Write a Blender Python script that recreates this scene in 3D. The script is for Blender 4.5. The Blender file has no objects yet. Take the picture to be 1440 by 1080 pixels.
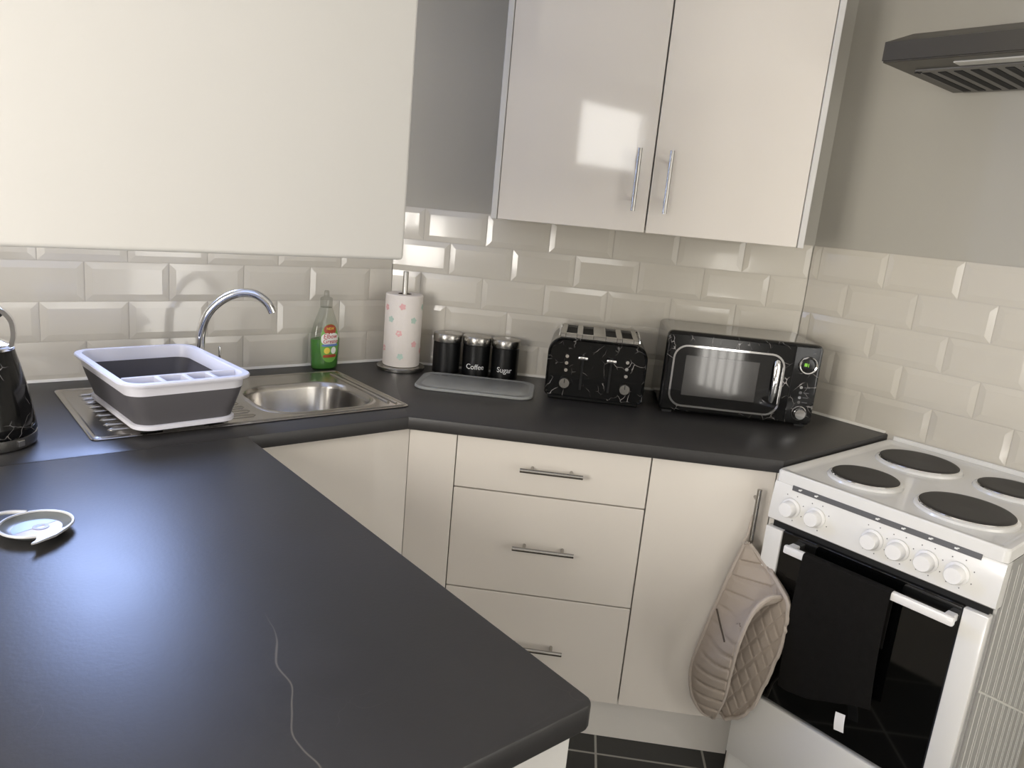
import bpy, bmesh, math, random
from mathutils import Vector, Matrix
from mathutils import noise as mnoise
random.seed(7)
R2 = math.sqrt(0.5)
PI = math.pi
H = 0.9                      # worktop height
SC = bpy.context.scene
COL = SC.collection

# ------------------------------------------------------------------ materials
def new_mat(name):
    m = bpy.data.materials.new(name); m.use_nodes = True
    nt = m.node_tree; b = nt.nodes['Principled BSDF']
    return m, nt, b
def lin(c):
    return tuple(((v / 12.92) if v <= .04045 else ((v + .055) / 1.055) ** 2.4) for v in c)
def N(nt, t, **kw):
    n = nt.nodes.new(t)
    for k, v in kw.items():
        if k == 'inp':
            for kk, vv in v.items(): n.inputs[kk].default_value = vv
        else: setattr(n, k, v)
    return n
def mat(name, col, rough=.5, metal=0., var=.04, scale=8., coat=0., bump=0., bscale=60., spec=.5, aniso=0., emit=None, es=0., rvar=0.):
    """plain surface with a slight procedural colour variation and optional fine bump"""
    m, nt, b = new_mat(name); L = nt.links
    tc = N(nt, 'ShaderNodeTexCoord')
    nz = N(nt, 'ShaderNodeTexNoise', inp={'Scale': scale, 'Detail': 3.})
    L.new(tc.outputs['Object'], nz.inputs['Vector'])
    c = lin(col)
    mx = N(nt, 'ShaderNodeMix', data_type='RGBA')
    mx.inputs[6].default_value = (*[v * (1 - var) for v in c], 1); mx.inputs[7].default_value = (*[min(1, v * (1 + var)) for v in c], 1)
    L.new(nz.outputs['Fac'], mx.inputs[0]); L.new(mx.outputs[2], b.inputs['Base Color'])
    b.inputs['Roughness'].default_value = rough; b.inputs['Metallic'].default_value = metal
    b.inputs['Specular IOR Level'].default_value = spec
    b.inputs['Coat Weight'].default_value = coat; b.inputs['Coat Roughness'].default_value = .04
    if rvar:
        mr = N(nt, 'ShaderNodeMapRange', inp={'To Min': rough - rvar, 'To Max': rough + rvar})
        L.new(nz.outputs['Fac'], mr.inputs['Value']); L.new(mr.outputs['Result'], b.inputs['Roughness'])
    if bump:
        n2 = N(nt, 'ShaderNodeTexNoise', inp={'Scale': bscale, 'Detail': 2.})
        bp = N(nt, 'ShaderNodeBump', inp={'Strength': bump, 'Distance': .002})
        L.new(tc.outputs['Object'], n2.inputs['Vector']); L.new(n2.outputs['Fac'], bp.inputs['Height']); L.new(bp.outputs['Normal'], b.inputs['Normal'])
    if emit:
        b.inputs['Emission Color'].default_value = (*lin(emit), 1); b.inputs['Emission Strength'].default_value = es
    return m
def marble(name):
    m, nt, b = new_mat(name); L = nt.links
    tc = N(nt, 'ShaderNodeTexCoord')
    n1 = N(nt, 'ShaderNodeTexNoise', inp={'Scale': 9., 'Detail': 4.})
    va = N(nt, 'ShaderNodeVectorMath', operation='SCALE'); va.inputs['Scale'].default_value = .09
    vb = N(nt, 'ShaderNodeVectorMath', operation='ADD')
    L.new(tc.outputs['Object'], n1.inputs['Vector']); L.new(n1.outputs['Color'], va.inputs[0]); L.new(va.outputs[0], vb.inputs[0]); L.new(tc.outputs['Object'], vb.inputs[1])
    vo = N(nt, 'ShaderNodeTexVoronoi', feature='DISTANCE_TO_EDGE', inp={'Scale': 24.})
    L.new(vb.outputs[0], vo.inputs['Vector'])
    cr = N(nt, 'ShaderNodeMapRange', inp={'From Min': .0, 'From Max': .018, 'To Min': 1., 'To Max': 0.})
    L.new(vo.outputs['Distance'], cr.inputs['Value'])
    n2 = N(nt, 'ShaderNodeTexNoise', inp={'Scale': 22., 'Detail': 2.})
    L.new(tc.outputs['Object'], n2.inputs['Vector'])
    c2 = N(nt, 'ShaderNodeMapRange', inp={'From Min': .5, 'From Max': .66})
    L.new(n2.outputs['Fac'], c2.inputs['Value'])
    mu = N(nt, 'ShaderNodeMath', operation='MULTIPLY'); L.new(cr.outputs[0], mu.inputs[0]); L.new(c2.outputs[0], mu.inputs[1])
    mx = N(nt, 'ShaderNodeMix', data_type='RGBA'); mx.inputs[6].default_value = (.006, .006, .006, 1); mx.inputs[7].default_value = (.42, .4, .38, 1)
    L.new(mu.outputs[0], mx.inputs[0]); L.new(mx.outputs[2], b.inputs['Base Color'])
    b.inputs['Roughness'].default_value = .12; b.inputs['Specular IOR Level'].default_value = .32
    return m
def slate():
    """charcoal laminate with faint mottling and thin pale veins"""
    m, nt, b = new_mat('charcoal_slate_laminate'); L = nt.links
    tc = N(nt, 'ShaderNodeTexCoord')
    n1 = N(nt, 'ShaderNodeTexNoise', inp={'Scale': 5., 'Detail': 6., 'Roughness': .6})
    L.new(tc.outputs['Object'], n1.inputs['Vector'])
    mx = N(nt, 'ShaderNodeMix', data_type='RGBA'); mx.inputs[6].default_value = (.021, .020, .020, 1); mx.inputs[7].default_value = (.039, .037, .036, 1)
    L.new(n1.outputs['Fac'], mx.inputs[0])
    # sparse short hairline scratches
    vo = N(nt, 'ShaderNodeTexVoronoi', feature='DISTANCE_TO_EDGE', inp={'Scale': 5.})
    n3 = N(nt, 'ShaderNodeTexNoise', inp={'Scale': 4., 'Detail': 4.})
    va = N(nt, 'ShaderNodeVectorMath', operation='SCALE'); va.inputs['Scale'].default_value = .35
    vb = N(nt, 'ShaderNodeVectorMath', operation='ADD')
    L.new(tc.outputs['Object'], n3.inputs['Vector']); L.new(n3.outputs['Color'], va.inputs[0]); L.new(va.outputs[0], vb.inputs[0]); L.new(tc.outputs['Object'], vb.inputs[1]); L.new(vb.outputs[0], vo.inputs['Vector'])
    cr = N(nt, 'ShaderNodeMapRange', inp={'From Min': 0., 'From Max': .006, 'To Min': 1., 'To Max': 0.}); L.new(vo.outputs['Distance'], cr.inputs['Value'])
    n2 = N(nt, 'ShaderNodeTexNoise', inp={'Scale': 9., 'Detail': 3.}); L.new(tc.outputs['Object'], n2.inputs['Vector'])
    c2 = N(nt, 'ShaderNodeMapRange', inp={'From Min': .58, 'From Max': .75, 'To Max': .12}); L.new(n2.outputs['Fac'], c2.inputs['Value'])
    mu = N(nt, 'ShaderNodeMath', operation='MULTIPLY'); L.new(cr.outputs[0], mu.inputs[0]); L.new(c2.outputs[0], mu.inputs[1])
    # one long pale vein across the peninsula
    sx = N(nt, 'ShaderNodeSeparateXYZ'); L.new(tc.outputs['Object'], sx.inputs[0])
    nv = N(nt, 'ShaderNodeTexNoise', inp={'Scale': 9., 'Detail': 1.2}); L.new(tc.outputs['Object'], nv.inputs['Vector'])
    a1 = N(nt, 'ShaderNodeMath', operation='MULTIPLY_ADD'); a1.inputs[1].default_value = -.27; a1.inputs[2].default_value = .583   # x + .583 - .27 y  ~ 0 on the vein
    L.new(sx.outputs['Y'], a1.inputs[0])
    a2 = N(nt, 'ShaderNodeMath', operation='ADD'); L.new(sx.outputs['X'], a2.inputs[0]); L.new(a1.outputs[0], a2.inputs[1])
    a3 = N(nt, 'ShaderNodeMath', operation='MULTIPLY_ADD'); a3.inputs[1].default_value = .06; L.new(nv.outputs['Fac'], a3.inputs[0]); L.new(a2.outputs[0], a3.inputs[2])
    a3b = N(nt, 'ShaderNodeMath', operation='SUBTRACT'); a3b.inputs[1].default_value = .03; L.new(a3.outputs[0], a3b.inputs[0])
    a4 = N(nt, 'ShaderNodeMath', operation='ABSOLUTE'); L.new(a3b.outputs[0], a4.inputs[0])
    a5 = N(nt, 'ShaderNodeMapRange', inp={'From Min': 0., 'From Max': .0016, 'To Min': .55, 'To Max': 0.}); L.new(a4.outputs[0], a5.inputs['Value'])
    ym = N(nt, 'ShaderNodeMapRange', inp={'From Min': -1.30, 'From Max': -1.38}); L.new(sx.outputs['Y'], ym.inputs['Value'])
    a6 = N(nt, 'ShaderNodeMath', operation='MULTIPLY'); L.new(a5.outputs[0], a6.inputs[0]); L.new(ym.outputs[0], a6.inputs[1])
    ad = N(nt, 'ShaderNodeMath', operation='MAXIMUM'); L.new(mu.outputs[0], ad.inputs[0]); L.new(a6.outputs[0], ad.inputs[1])
    m2 = N(nt, 'ShaderNodeMix', data_type='RGBA'); m2.inputs[7].default_value = (.22, .2, .17, 1)
    L.new(ad.outputs[0], m2.inputs[0]); L.new(mx.outputs[2], m2.inputs[6]); L.new(m2.outputs[2], b.inputs['Base Color'])
    mr = N(nt, 'ShaderNodeMapRange', inp={'To Min': .38, 'To Max': .46}); L.new(n1.outputs['Fac'], mr.inputs['Value']); L.new(mr.outputs[0], b.inputs['Roughness'])
    nb = N(nt, 'ShaderNodeTexNoise', inp={'Scale': 160., 'Detail': 2.}); L.new(tc.outputs['Object'], nb.inputs['Vector'])
    bp = N(nt, 'ShaderNodeBump', inp={'Strength': .12, 'Distance': .001}); L.new(nb.outputs['Fac'], bp.inputs['Height']); L.new(bp.outputs['Normal'], b.inputs['Normal'])
    return m
def clear(name, col, tint=.9, rough=.05):
    m = bpy.data.materials.new(name); m.use_nodes = True; nt = m.node_tree; nt.nodes.clear(); L = nt.links
    o = N(nt, 'ShaderNodeOutputMaterial'); t = N(nt, 'ShaderNodeBsdfTransparent'); g = N(nt, 'ShaderNodeBsdfGlossy'); mx = N(nt, 'ShaderNodeMixShader'); lw = N(nt, 'ShaderNodeLayerWeight', inp={'Blend': .5}); pw = N(nt, 'ShaderNodeMath', operation='POWER'); pw.inputs[1].default_value = 4.; L.new(lw.outputs['Facing'], pw.inputs[0]); f = N(nt, 'ShaderNodeMath', operation='MULTIPLY_ADD'); f.inputs[1].default_value = .35; f.inputs[2].default_value = .035; L.new(pw.outputs[0], f.inputs[0])
    t.inputs['Color'].default_value = (*[v * tint for v in col], 1); g.inputs['Roughness'].default_value = rough
    L.new(f.outputs[0], mx.inputs[0]); L.new(t.outputs[0], mx.inputs[1]); L.new(g.outputs[0], mx.inputs[2]); L.new(mx.outputs[0], o.inputs[0])
    return m
def floor_mat():
    m, nt, b = new_mat('charcoal_floor_tile'); L = nt.links
    tc = N(nt, 'ShaderNodeTexCoord'); mp = N(nt, 'ShaderNodeMapping'); mp.inputs['Rotation'].default_value = (0, 0, PI / 4); mp.inputs['Location'].default_value = (.10, .02, 0)
    br = N(nt, 'ShaderNodeTexBrick', offset=0., inp={'Scale': 1., 'Mortar Size': .0035, 'Brick Width': .3, 'Row Height': .3, 'Mortar Smooth': .2})
    br.inputs['Color1'].default_value = (*lin((.185, .185, .18)), 1); br.inputs['Color2'].default_value = (*lin((.17, .17, .165)), 1); br.inputs['Mortar'].default_value = (*lin((.62, .61, .58)), 1)
    L.new(tc.outputs['Object'], mp.inputs[0]); L.new(mp.outputs[0], br.inputs['Vector']); L.new(br.outputs['Color'], b.inputs['Base Color'])
    b.inputs['Roughness'].default_value = .35
    return m
M = {}
M['paint'] = mat('grey_emulsion', (.675, .66, .62), .75, var=.02, scale=3., bump=.05, bscale=120)
M['white'] = mat('white_wall_emulsion', (.90, .885, .86), .8)
M['ceiling'] = mat('white_emulsion', (.90, .89, .87), .8)
M['tile'] = mat('cream_glazed_tile', (.79, .768, .72), .17, var=.02, scale=2., coat=.3)
M['grout'] = mat('pale_grout', (.76, .74, .70), .8)
M['seal'] = mat('white_sealant', (.88, .87, .84), .4)
M['floor'] = floor_mat()
M['slate'] = slate()
M['gloss'] = mat('white_gloss_laminate', (.885, .86, .825), .06, var=.008, coat=.5)
M['carcass'] = mat('white_melamine', (.90, .885, .86), .35, var=.01)
M['panel'] = mat('white_satin_lacquer', (.82, .812, .795), .5, spec=.3, var=.01)
M['chrome'] = mat('polished_chrome', (.90, .90, .90), .07, 1., var=.01)
M['steel'] = mat('brushed_steel', (.66, .65, .63), .27, 1., var=.05, scale=40.)
M['sink'] = mat('satin_stainless', (.70, .685, .66), .24, 1., var=.06, scale=30., rvar=.05)
M['dark'] = mat('dark_gap', (.04, .04, .04), .8)
M['marble'] = marble('black_marble_print')
M['black'] = mat('black_plastic', (.045, .045, .045), .25)
M['blacktin'] = mat('black_enamel_tin', (.035, .037, .04), .35, spec=.4)
M['mgrey'] = mat('grey_mesh_screen', (.22, .215, .21), .12, var=.03, coat=.6)
M['mglass'] = mat('black_door_glass', (.05, .05, .05), .06, coat=.5)
M['toptaupe'] = mat('painted_steel_top', (.30, .285, .26), .22, var=.03, coat=.6)
M['enamel'] = mat('white_enamel', (.87, .865, .85), .2, var=.008, coat=.3)
M['plastic'] = mat('white_plastic', (.90, .895, .885), .3, var=.01)
M['rackwhite'] = mat('white_rack_plastic', (.88, .875, .90), .35, var=.01)
M['rackgrey'] = mat('grey_silicone', (.335, .325, .335), .6, var=.04)
M['feet'] = mat('dark_rubber', (.10, .10, .10), .7)
M['plate'] = mat('sealed_iron_hotplate', (.155, .145, .135), .55, var=.06, scale=20., bump=.05)
M['ovenglass'] = mat('black_oven_glass', (.018, .02, .02), .05, coat=.6)
M['strip'] = mat('grey_print', (.35, .35, .36), .4)
M['sideg'] = mat('grey_side_steel', (.60, .595, .58), .4, var=.05, scale=6.)
M['siderib'] = mat('pale_side_rib', (.80, .795, .77), .4)
M['towel'] = mat('black_cotton', (.095, .09, .085), .95, var=.15, scale=60., bump=.5, bscale=350., spec=.1)
M['tag'] = mat('white_tag', (.93, .92, .91), .7)
M['mitt'] = mat('taupe_quilted_cotton', (.68, .635, .59), .9, var=.05, scale=30., bump=.4, bscale=500., spec=.15)
M['mittedge'] = mat('taupe_binding', (.71, .67, .63), .9, bump=.3, bscale=500., spec=.15)
M['mittshade'] = mat('brown_slit_shade', (.36, .33, .30), .95, spec=.1)  # dark tone painted for the shade in the glove's slit
M['hood'] = mat('brown_black_hood_paint', (.215, .2, .17), .38, var=.03)
M['hoodgrille'] = mat('grey_hood_grille', (.40, .39, .37), .45)
M['lightlens'] = mat('frosted_lens', (.72, .71, .68), .3)
M['board'] = mat('grey_board', (.58, .585, .575), .38, var=.03, bump=.05)
M['paper'] = mat('kitchen_paper', (.93, .90, .87), .95, var=.02, bump=.4, bscale=180., spec=.1)
M['pink'] = mat('pink_print', (.90, .71, .70), .95, spec=.1)
M['mint'] = mat('mint_print', (.73, .81, .76), .95, spec=.1)
M['card'] = mat('brown_card', (.38, .32, .26), .9)
M['bottle'] = clear('clear_pet', (.97, .985, .965), .93)
M['liquid'] = mat('green_washing_up_liquid', (.42, .68, .34), .12, var=.03)
M['liquid'].node_tree.nodes['Principled BSDF'].inputs['Transmission Weight'].default_value = .45
M['cap'] = clear('clear_cap', (.96, .97, .95), .85, .15)
M['lblgreen'] = mat('label_green', (.45, .68, .30), .4)
M['lblwhite'] = mat('label_white', (.93, .93, .90), .4)
M['lblred'] = mat('label_red', (.74, .22, .26), .4)
M['lblorange'] = mat('label_orange_red', (.66, .27, .18), .4)
M['lblyellow'] = mat('label_yellow', (.95, .85, .35), .4)
M['lblblue'] = mat('label_blue', (.40, .52, .75), .4)
M['text'] = mat('white_lettering', (.88, .88, .87), .5)
M['dish'] = mat('grey_glazed_dish', (.46, .475, .48), .3)
M['dishrim'] = mat('white_dish_rim', (.76, .76, .77), .3)
M['dishblue'] = mat('pale_blue_print', (.66, .76, .79), .35)
M['dishpeach'] = mat('peach_print', (.78, .70, .66), .35)
M['dishbrown'] = mat('brown_print', (.52, .44, .38), .35)
M['lcd'] = mat('green_lcd', (.35, .55, .15), .4, emit=(.55, .85, .25), es=.2)
M['pane'] = clear('window_glass', (1, 1, 1), .97)
M['upvc'] = mat('white_window_frame', (.92, .92, .91), .35)
M['blind'] = mat('vertical_blind_cloth', (.55, .53, .50), .8)

# ------------------------------------------------------------------ mesh helpers
def box(bm, x0, x1, y0, y1, z0, z1, bev=0., seg=2):
    t = bmesh.new(); bmesh.ops.create_cube(t, size=1)
    for v in t.verts: v.co = Vector((x0 + (v.co.x + .5) * (x1 - x0), y0 + (v.co.y + .5) * (y1 - y0), z0 + (v.co.z + .5) * (z1 - z0)))
    if bev: bmesh.ops.bevel(t, geom=t.edges[:], offset=bev, segments=seg, affect='EDGES', profile=.5)
    join(bm, t); return bm
def join(bm, t, mtx=None):
    if mtx is not None: t.transform(mtx)
    me = bpy.data.meshes.new('tmp'); t.to_mesh(me); t.free(); bm.from_mesh(me); bpy.data.meshes.remove(me)
def bx(*a, **k): return box(bmesh.new(), *a, **k)
def loft(bm, loops, cap0=True, cap1=True, close=False):
    rs = [[bm.verts.new(p) for p in lp] for lp in loops]; n = len(rs[0])
    for a, b in zip(rs, rs[1:] + ([rs[0]] if close else [])):
        for i in range(n): bm.faces.new((a[i], a[(i + 1) % n], b[(i + 1) % n], b[i]))
    if not close:
        if cap0: bm.faces.new(rs[0][::-1])
        if cap1: bm.faces.new(rs[-1])
    return bm
def lathe(bm, prof, cx=0, cy=0, n=40, cap0=True, cap1=True, axis='Z'):
    t = bmesh.new()
    loft(t, [[(r * math.cos(2 * PI * i / n), r * math.sin(2 * PI * i / n), z) for i in range(n)] for r, z in prof], cap0, cap1)
    if axis == 'Y': t.transform(Matrix.Rotation(PI / 2, 4, 'X'))     # +z -> -y
    t.transform(Matrix.Translation((cx, cy, 0)) if axis == 'Z' else Matrix.Translation((cx, 0, cy)))
    join(bm, t); return bm
def rrect(w, d, r, n=6, cx=0, cy=0):
    pts = []
    for sx, sy, a0 in ((1, 1, 0), (-1, 1, PI / 2), (-1, -1, PI), (1, -1, 1.5 * PI)):
        for i in range(n + 1):
            a = a0 + i * PI / 2 / n; pts.append((cx + sx * (w / 2 - r) + r * math.cos(a), cy + sy * (d / 2 - r) + r * math.sin(a)))
    return pts
def tube(bm, pts, r, n=12, cap=True):
    pts = [Vector(p) for p in pts]; loops = []
    t0 = (pts[1] - pts[0]).normalized(); u = t0.orthogonal().normalized()
    for i, p in enumerate(pts):
        t = ((pts[min(i + 1, len(pts) - 1)] - pts[max(i - 1, 0)])).normalized()
        u = (u - t * u.dot(t)).normalized(); w = t.cross(u)
        rr = r[i] if isinstance(r, (list, tuple)) else r
        loops.append([p + (u * math.cos(2 * PI * k / n) + w * math.sin(2 * PI * k / n)) * rr for k in range(n)])
    return loft(bm, loops, cap, cap)
def smooth_path(pts, n=8):
    P = [Vector(p) for p in pts]; out = []
    for i in range(len(P) - 1):
        a, b, c, d = P[max(i - 1, 0)], P[i], P[i + 1], P[min(i + 2, len(P) - 1)]
        for k in range(n):
            t = k / n; out.append(.5 * ((2 * b) + (c - a) * t + (2 * a - 5 * b + 4 * c - d) * t * t + (3 * b - a - 3 * c + d) * t ** 3))
    out.append(P[-1]); return out
def prism(poly, z0, z1, holes=(), bev=0., seg=2):
    """flat slab from a polygon (with holes), its outer top edges eased"""
    bm = bmesh.new(); es = []
    def loop(pts):
        vs = [bm.verts.new((x, y, z0)) for x, y in pts]
        return [bm.edges.new((vs[i], vs[(i + 1) % len(vs)])) for i in range(len(vs))]
    es += loop(poly)
    for h in holes: es += loop(h)
    bmesh.ops.triangle_fill(bm, use_beauty=True, use_dissolve=True, edges=es)
    for f in bm.faces:
        if f.normal.z > 0: f.normal_flip()
    ret = bmesh.ops.extrude_face_region(bm, geom=bm.faces[:])
    for v in [g for g in ret['geom'] if isinstance(g, bmesh.types.BMVert)]: v.co.z = z1
    bm.normal_update()
    if bev:
        keys = {(round(x, 5), round(y, 5)) for x, y in poly}
        ed = [e for e in bm.edges if all((round(v.co.x, 5), round(v.co.y, 5)) in keys for v in e.verts) and e.verts[0].co.z == e.verts[1].co.z and len(e.link_faces) == 2 and abs(e.link_faces[0].normal.dot(e.link_faces[1].normal)) < .5]
        bmesh.ops.bevel(bm, geom=ed, offset=bev, segments=seg, affect='EDGES', profile=.5)
    return bm
def text_bm(s, size, depth=.0004, spacing=1.0, shear=0.):
    cu = bpy.data.curves.new('t', 'FONT'); cu.body = s; cu.size = size; cu.extrude = depth; cu.align_x = 'CENTER'; cu.align_y = 'CENTER'; cu.space_character = spacing; cu.shear = shear; cu.resolution_u = 3
    o = bpy.data.objects.new('t', cu); COL.objects.link(o)
    dg = bpy.context.evaluated_depsgraph_get(); me = o.evaluated_get(dg).to_mesh()
    bm = bmesh.new(); bm.from_mesh(me); o.evaluated_get(dg).to_mesh_clear()
    bpy.data.objects.remove(o); bpy.data.curves.remove(cu)
    bm.transform(Matrix.Rotation(PI / 2, 4, 'X'))      # now reads in XZ facing -Y
    return bm
def wrap(bm, r, a0=0.):
    """bend a flat XZ shape (facing -Y) round a vertical cylinder of radius r"""
    for v in bm.verts:
        a = v.co.x / r + a0; rr = r - v.co.y; v.co.x = rr * math.sin(a); v.co.y = -rr * math.cos(a)
    return bm
def move(bm, x=0, y=0, z=0, rz=0.):
    bm.transform(Matrix.Translation((x, y, z)) @ Matrix.Rotation(rz, 4, 'Z')); return bm

def mesh_obj(name, bm, m, ang=35):
    bmesh.ops.recalc_face_normals(bm, faces=bm.faces[:])
    me = bpy.data.meshes.new(name); bm.to_mesh(me); bm.free()
    me.shade_smooth(); me.set_sharp_from_angle(angle=math.radians(ang))
    me.materials.append(m)
    o = bpy.data.objects.new(name, me); COL.objects.link(o); return o
def part(name, bm, m, parent, label=None, ang=35, kind=None):
    o = mesh_obj(name, bm, m, ang); o.parent = parent
    if label: o['label'] = label
    if kind: o['kind'] = kind
    return o
def tag(o, label, cat, group=None):
    o['label'] = label; o['category'] = cat
    if group: o['group'] = group
    return o
def thing(name, label, cat, loc=(0, 0, 0), rz=0., group=None):
    o = bpy.data.objects.new(name, None); o.empty_display_size = .1; COL.objects.link(o)
    o.location = loc; o.rotation_euler = (0, 0, rz); return tag(o, label, cat, group)
def struct(name, bm, m, parent=None, loc=None, rz=0.):
    o = mesh_obj(name, bm, m)
    if parent: o.parent = parent
    else: o['kind'] = 'structure'
    if loc: o.location = loc
    o.rotation_euler = (0, 0, rz); return o
def dup(o, parent=None):
    c = o.copy(); COL.objects.link(c)
    if parent: c.parent = parent
    for ch in o.children: dup(ch, c)
    return c
RB = -PI / 4       # frame of the diagonal wall: local X along the wall, local Y into the wall
RC = -PI / 2
def B(s, n, z=0.): return Vector(((s + n) * R2, (n - s) * R2, z))
LB = 1.315
CX, CY = LB * R2, -LB * R2            # corner between diagonal wall and right wall

# ------------------------------------------------------------------ the room
XL, YR, ZC = -2.4, -4.3, 2.4
def wall_with_holes(u0, u1, z0, z1, holes, y0, y1):
    """slab in local XZ with rectangular openings, made of boxes"""
    bm = bmesh.new(); us = sorted({u0, u1, *[h[0] for h in holes], *[h[1] for h in holes]})
    for a, b in zip(us, us[1:]):
        hs = sorted([h for h in holes if h[0] <= a and h[1] >= b], key=lambda h: h[2]); z = z0
        for h in hs:
            if h[2] > z: box(bm, a, b, y0, y1, z, h[2])
            z = h[3]
        if z < z1: box(bm, a, b, y0, y1, z, z1)
    bmesh.ops.remove_doubles(bm, verts=bm.verts[:], dist=1e-5)
    return bm
WA = (-1.10, -.66, H + .408, H + 1.12)                          # window in the sink wall
WL = (3.1, 3.9, 1.75, 2.27); WL2 = (1.20, 2.0, .95, 1.95); LOW_FILL = (2.1, 3.0, .05, .50)                           # window high in the left wall (local u = -y); last opening added as low fill
WR1 = (-1.95, -1.45, .10, .92); WR2 = (-.75, .12, .95, 2.1); WR3 = (.22, .88, .05, 2.1)
struct('floor', bx(XL - .1, 1.1, YR - .1, .15, -.1, 0), M['floor'])
struct('ceiling', bx(XL - .1, 1.1, YR - .1, .15, ZC, ZC + .1), M['ceiling'])
wa = struct('wall_back', wall_with_holes(XL, .12, 0, ZC, [WA], 0, .30), M['paint'])
wb = struct('wall_diagonal', wall_with_holes(-.0, LB, 0, ZC, [], 0, .1), M['paint'], rz=RB)
wc = struct('wall_right', wall_with_holes(-.03, -CY * -1 - YR, 0, ZC, [], 0, .1), M['paint'], loc=(CX, CY, 0), rz=RC)
wl = struct('wall_left', wall_with_holes(-.12, -YR + .1, 0, ZC, [WL2, LOW_FILL, WL], -.12, 0), M['white'], loc=(XL, 0, 0), rz=-PI / 2)
wr = struct('wall_front', wall_with_holes(XL, CX, 0, ZC, [WR1, WR2, WR3], -.12, 0), M['white'], loc=(0, YR, 0))
def window(n, w, y, parent_rz, loc, mull=1):
    bm = bmesh.new(); f = .045
    u0, u1, z0, z1 = w
    for a, b, c, d in ((u0, u1, z0, z0 + f), (u0, u1, z1 - f, z1), (u0, u0 + f, z0, z1), (u1 - f, u1, z0, z1)): box(bm, a, b, y - .03, y + .03, c, d, .004, 1)
    for k in range(1, mull + 1):
        u = u0 + (u1 - u0) * k / (mull + 1); box(bm, u - .025, u + .025, y - .028, y + .028, z0, z1, .004, 1)
    o = struct('window_%d' % n, bm, M['upvc'], loc=loc, rz=parent_rz)
    part('pane', bx(u0 + .02, u1 - .02, y - .003, y + .003, z0 + .02, z1 - .02), M['pane'], o)
    return o
window(1, WA, .24, 0, (0, 0, 0), 0)
window(2, WL, -.07, -PI / 2, (XL, 0, 0), 0)
window(5, WL2, -.07, -PI / 2, (XL, 0, 0), 1)
window(3, WR1, -.07, 0, (0, YR, 0), 0)
window(4, WR2, -.07, 0, (0, YR, 0), 1)
window(7, LOW_FILL, -.07, -PI / 2, (XL, 0, 0), 0)  # invented low opening, framed for the added fill light
window(6, WR3, -.07, 0, (0, YR, 0), 0)
# vertical blind strips at the low window behind the camera (seen only as a reflection in the microwave door)
bm = bmesh.new()
for k in range(6):
    u = WR1[0] + .045 + k * .082; t = bmesh.new(); box(t, -.034, .034, -.001, .001, WR1[2] + .02, WR1[3] - .02)
    t.transform(Matrix.Translation((u, .012, 0)) @ Matrix.Rotation(.75, 4, 'Z')); join(bm, t)
bl = mesh_obj('window_blind', bm, M['blind']); bl.location = (0, YR + .03, 0); tag(bl, 'grey vertical blind at the low window opposite the microwave', 'blind')

# wall tiles: bevelled metro tiles, five courses in running bond
P, Q = .202, .1015
def tile_course(bm, s0, s1, off, k, rnd):
    i0 = math.floor((s0 - off) / P)
    for i in range(i0, i0 + int((s1 - s0) / P) + 3):
        a, b = off + i * P + .001, off + (i + 1) * P - .001
        ca, cb = max(a, s0), min(b, s1)
        if cb - ca < .004: continue
        z0, z1 = H + k * Q + .001, H + (k + 1) * Q - .001; m_ = .017
        ia, ib = min(max(a + m_, ca), cb), max(min(b - m_, cb), ca)
        if ib - ia < .002: ib = min(cb, ia + .001); ia = ib - .001
        ty, tz, tx = -.0067, rnd.uniform(-.0006, .0006), rnd.uniform(-.0006, .0006)
        base = [(ca, -.0025, z0), (cb, -.0025, z0), (cb, -.0025, z1), (ca, -.0025, z1)]
        mid = [(x, -.0045, z) for x, _, z in base]
        top = [(ia, ty - tx + tz, z0 + m_), (ib, ty + tx + tz, z0 + m_), (ib, ty + tx - tz, z1 - m_), (ia, ty - tx - tz, z1 - m_)]
        loft(bm, [base, mid, top], True, True)
def tiles(wall, s0, s1, offs, seed, gap=None):
    rnd = random.Random(seed); bm = bmesh.new()
    for k in range(5):
        if gap and k == 4: tile_course(bm, s0, gap[0], offs[k], k, rnd); tile_course(bm, gap[1], s1, offs[k], k, rnd)
        else: tile_course(bm, s0, s1, offs[k], k, rnd)
    part('tile_panel', bm, M['tile'], wall, 'cream bevelled wall tiles', ang=5)
    bm = bmesh.new(); box(bm, s0, s1, -.003, -.0002, H - .02, H + 4 * Q)
    for a, c in ([(s0, s1)] if not gap else [(s0, gap[0]), (gap[1], s1)]): box(bm, a, c, -.003, -.0002, H + 4 * Q, H + 5 * Q)
    part('grout', bm, M['grout'], wall)
oa, ob, oc = -.0844, .0985, .0308
tiles(wa, -1.75, -.0036, [oa, oa + P / 2, oa, oa + P / 2, oa], 1, (WA[0], WA[1]))
tiles(wb, .0036, LB - .0036, [ob, ob + P / 2 - .012, ob, ob + P / 2 - .012, ob], 2)
tiles(wc, .0036, 1.9, [oc, oc + P / 2, oc, oc + P / 2, oc], 3)
def seal(wall, s0, s1):
    bm = bmesh.new(); loft(bm, [[(s, -.004, H + .0005), (s, -.013, H + .0005), (s, -.009, H + .004), (s, -.004, H + .0075)] for s in (s0, s1)]); part('sealant', bm, M['seal'], wall, 'thin white sealant bead')
seal(wa, -1.338, -.006); seal(wb, .006, LB - .008); seal(wc, .006, .325)

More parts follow.
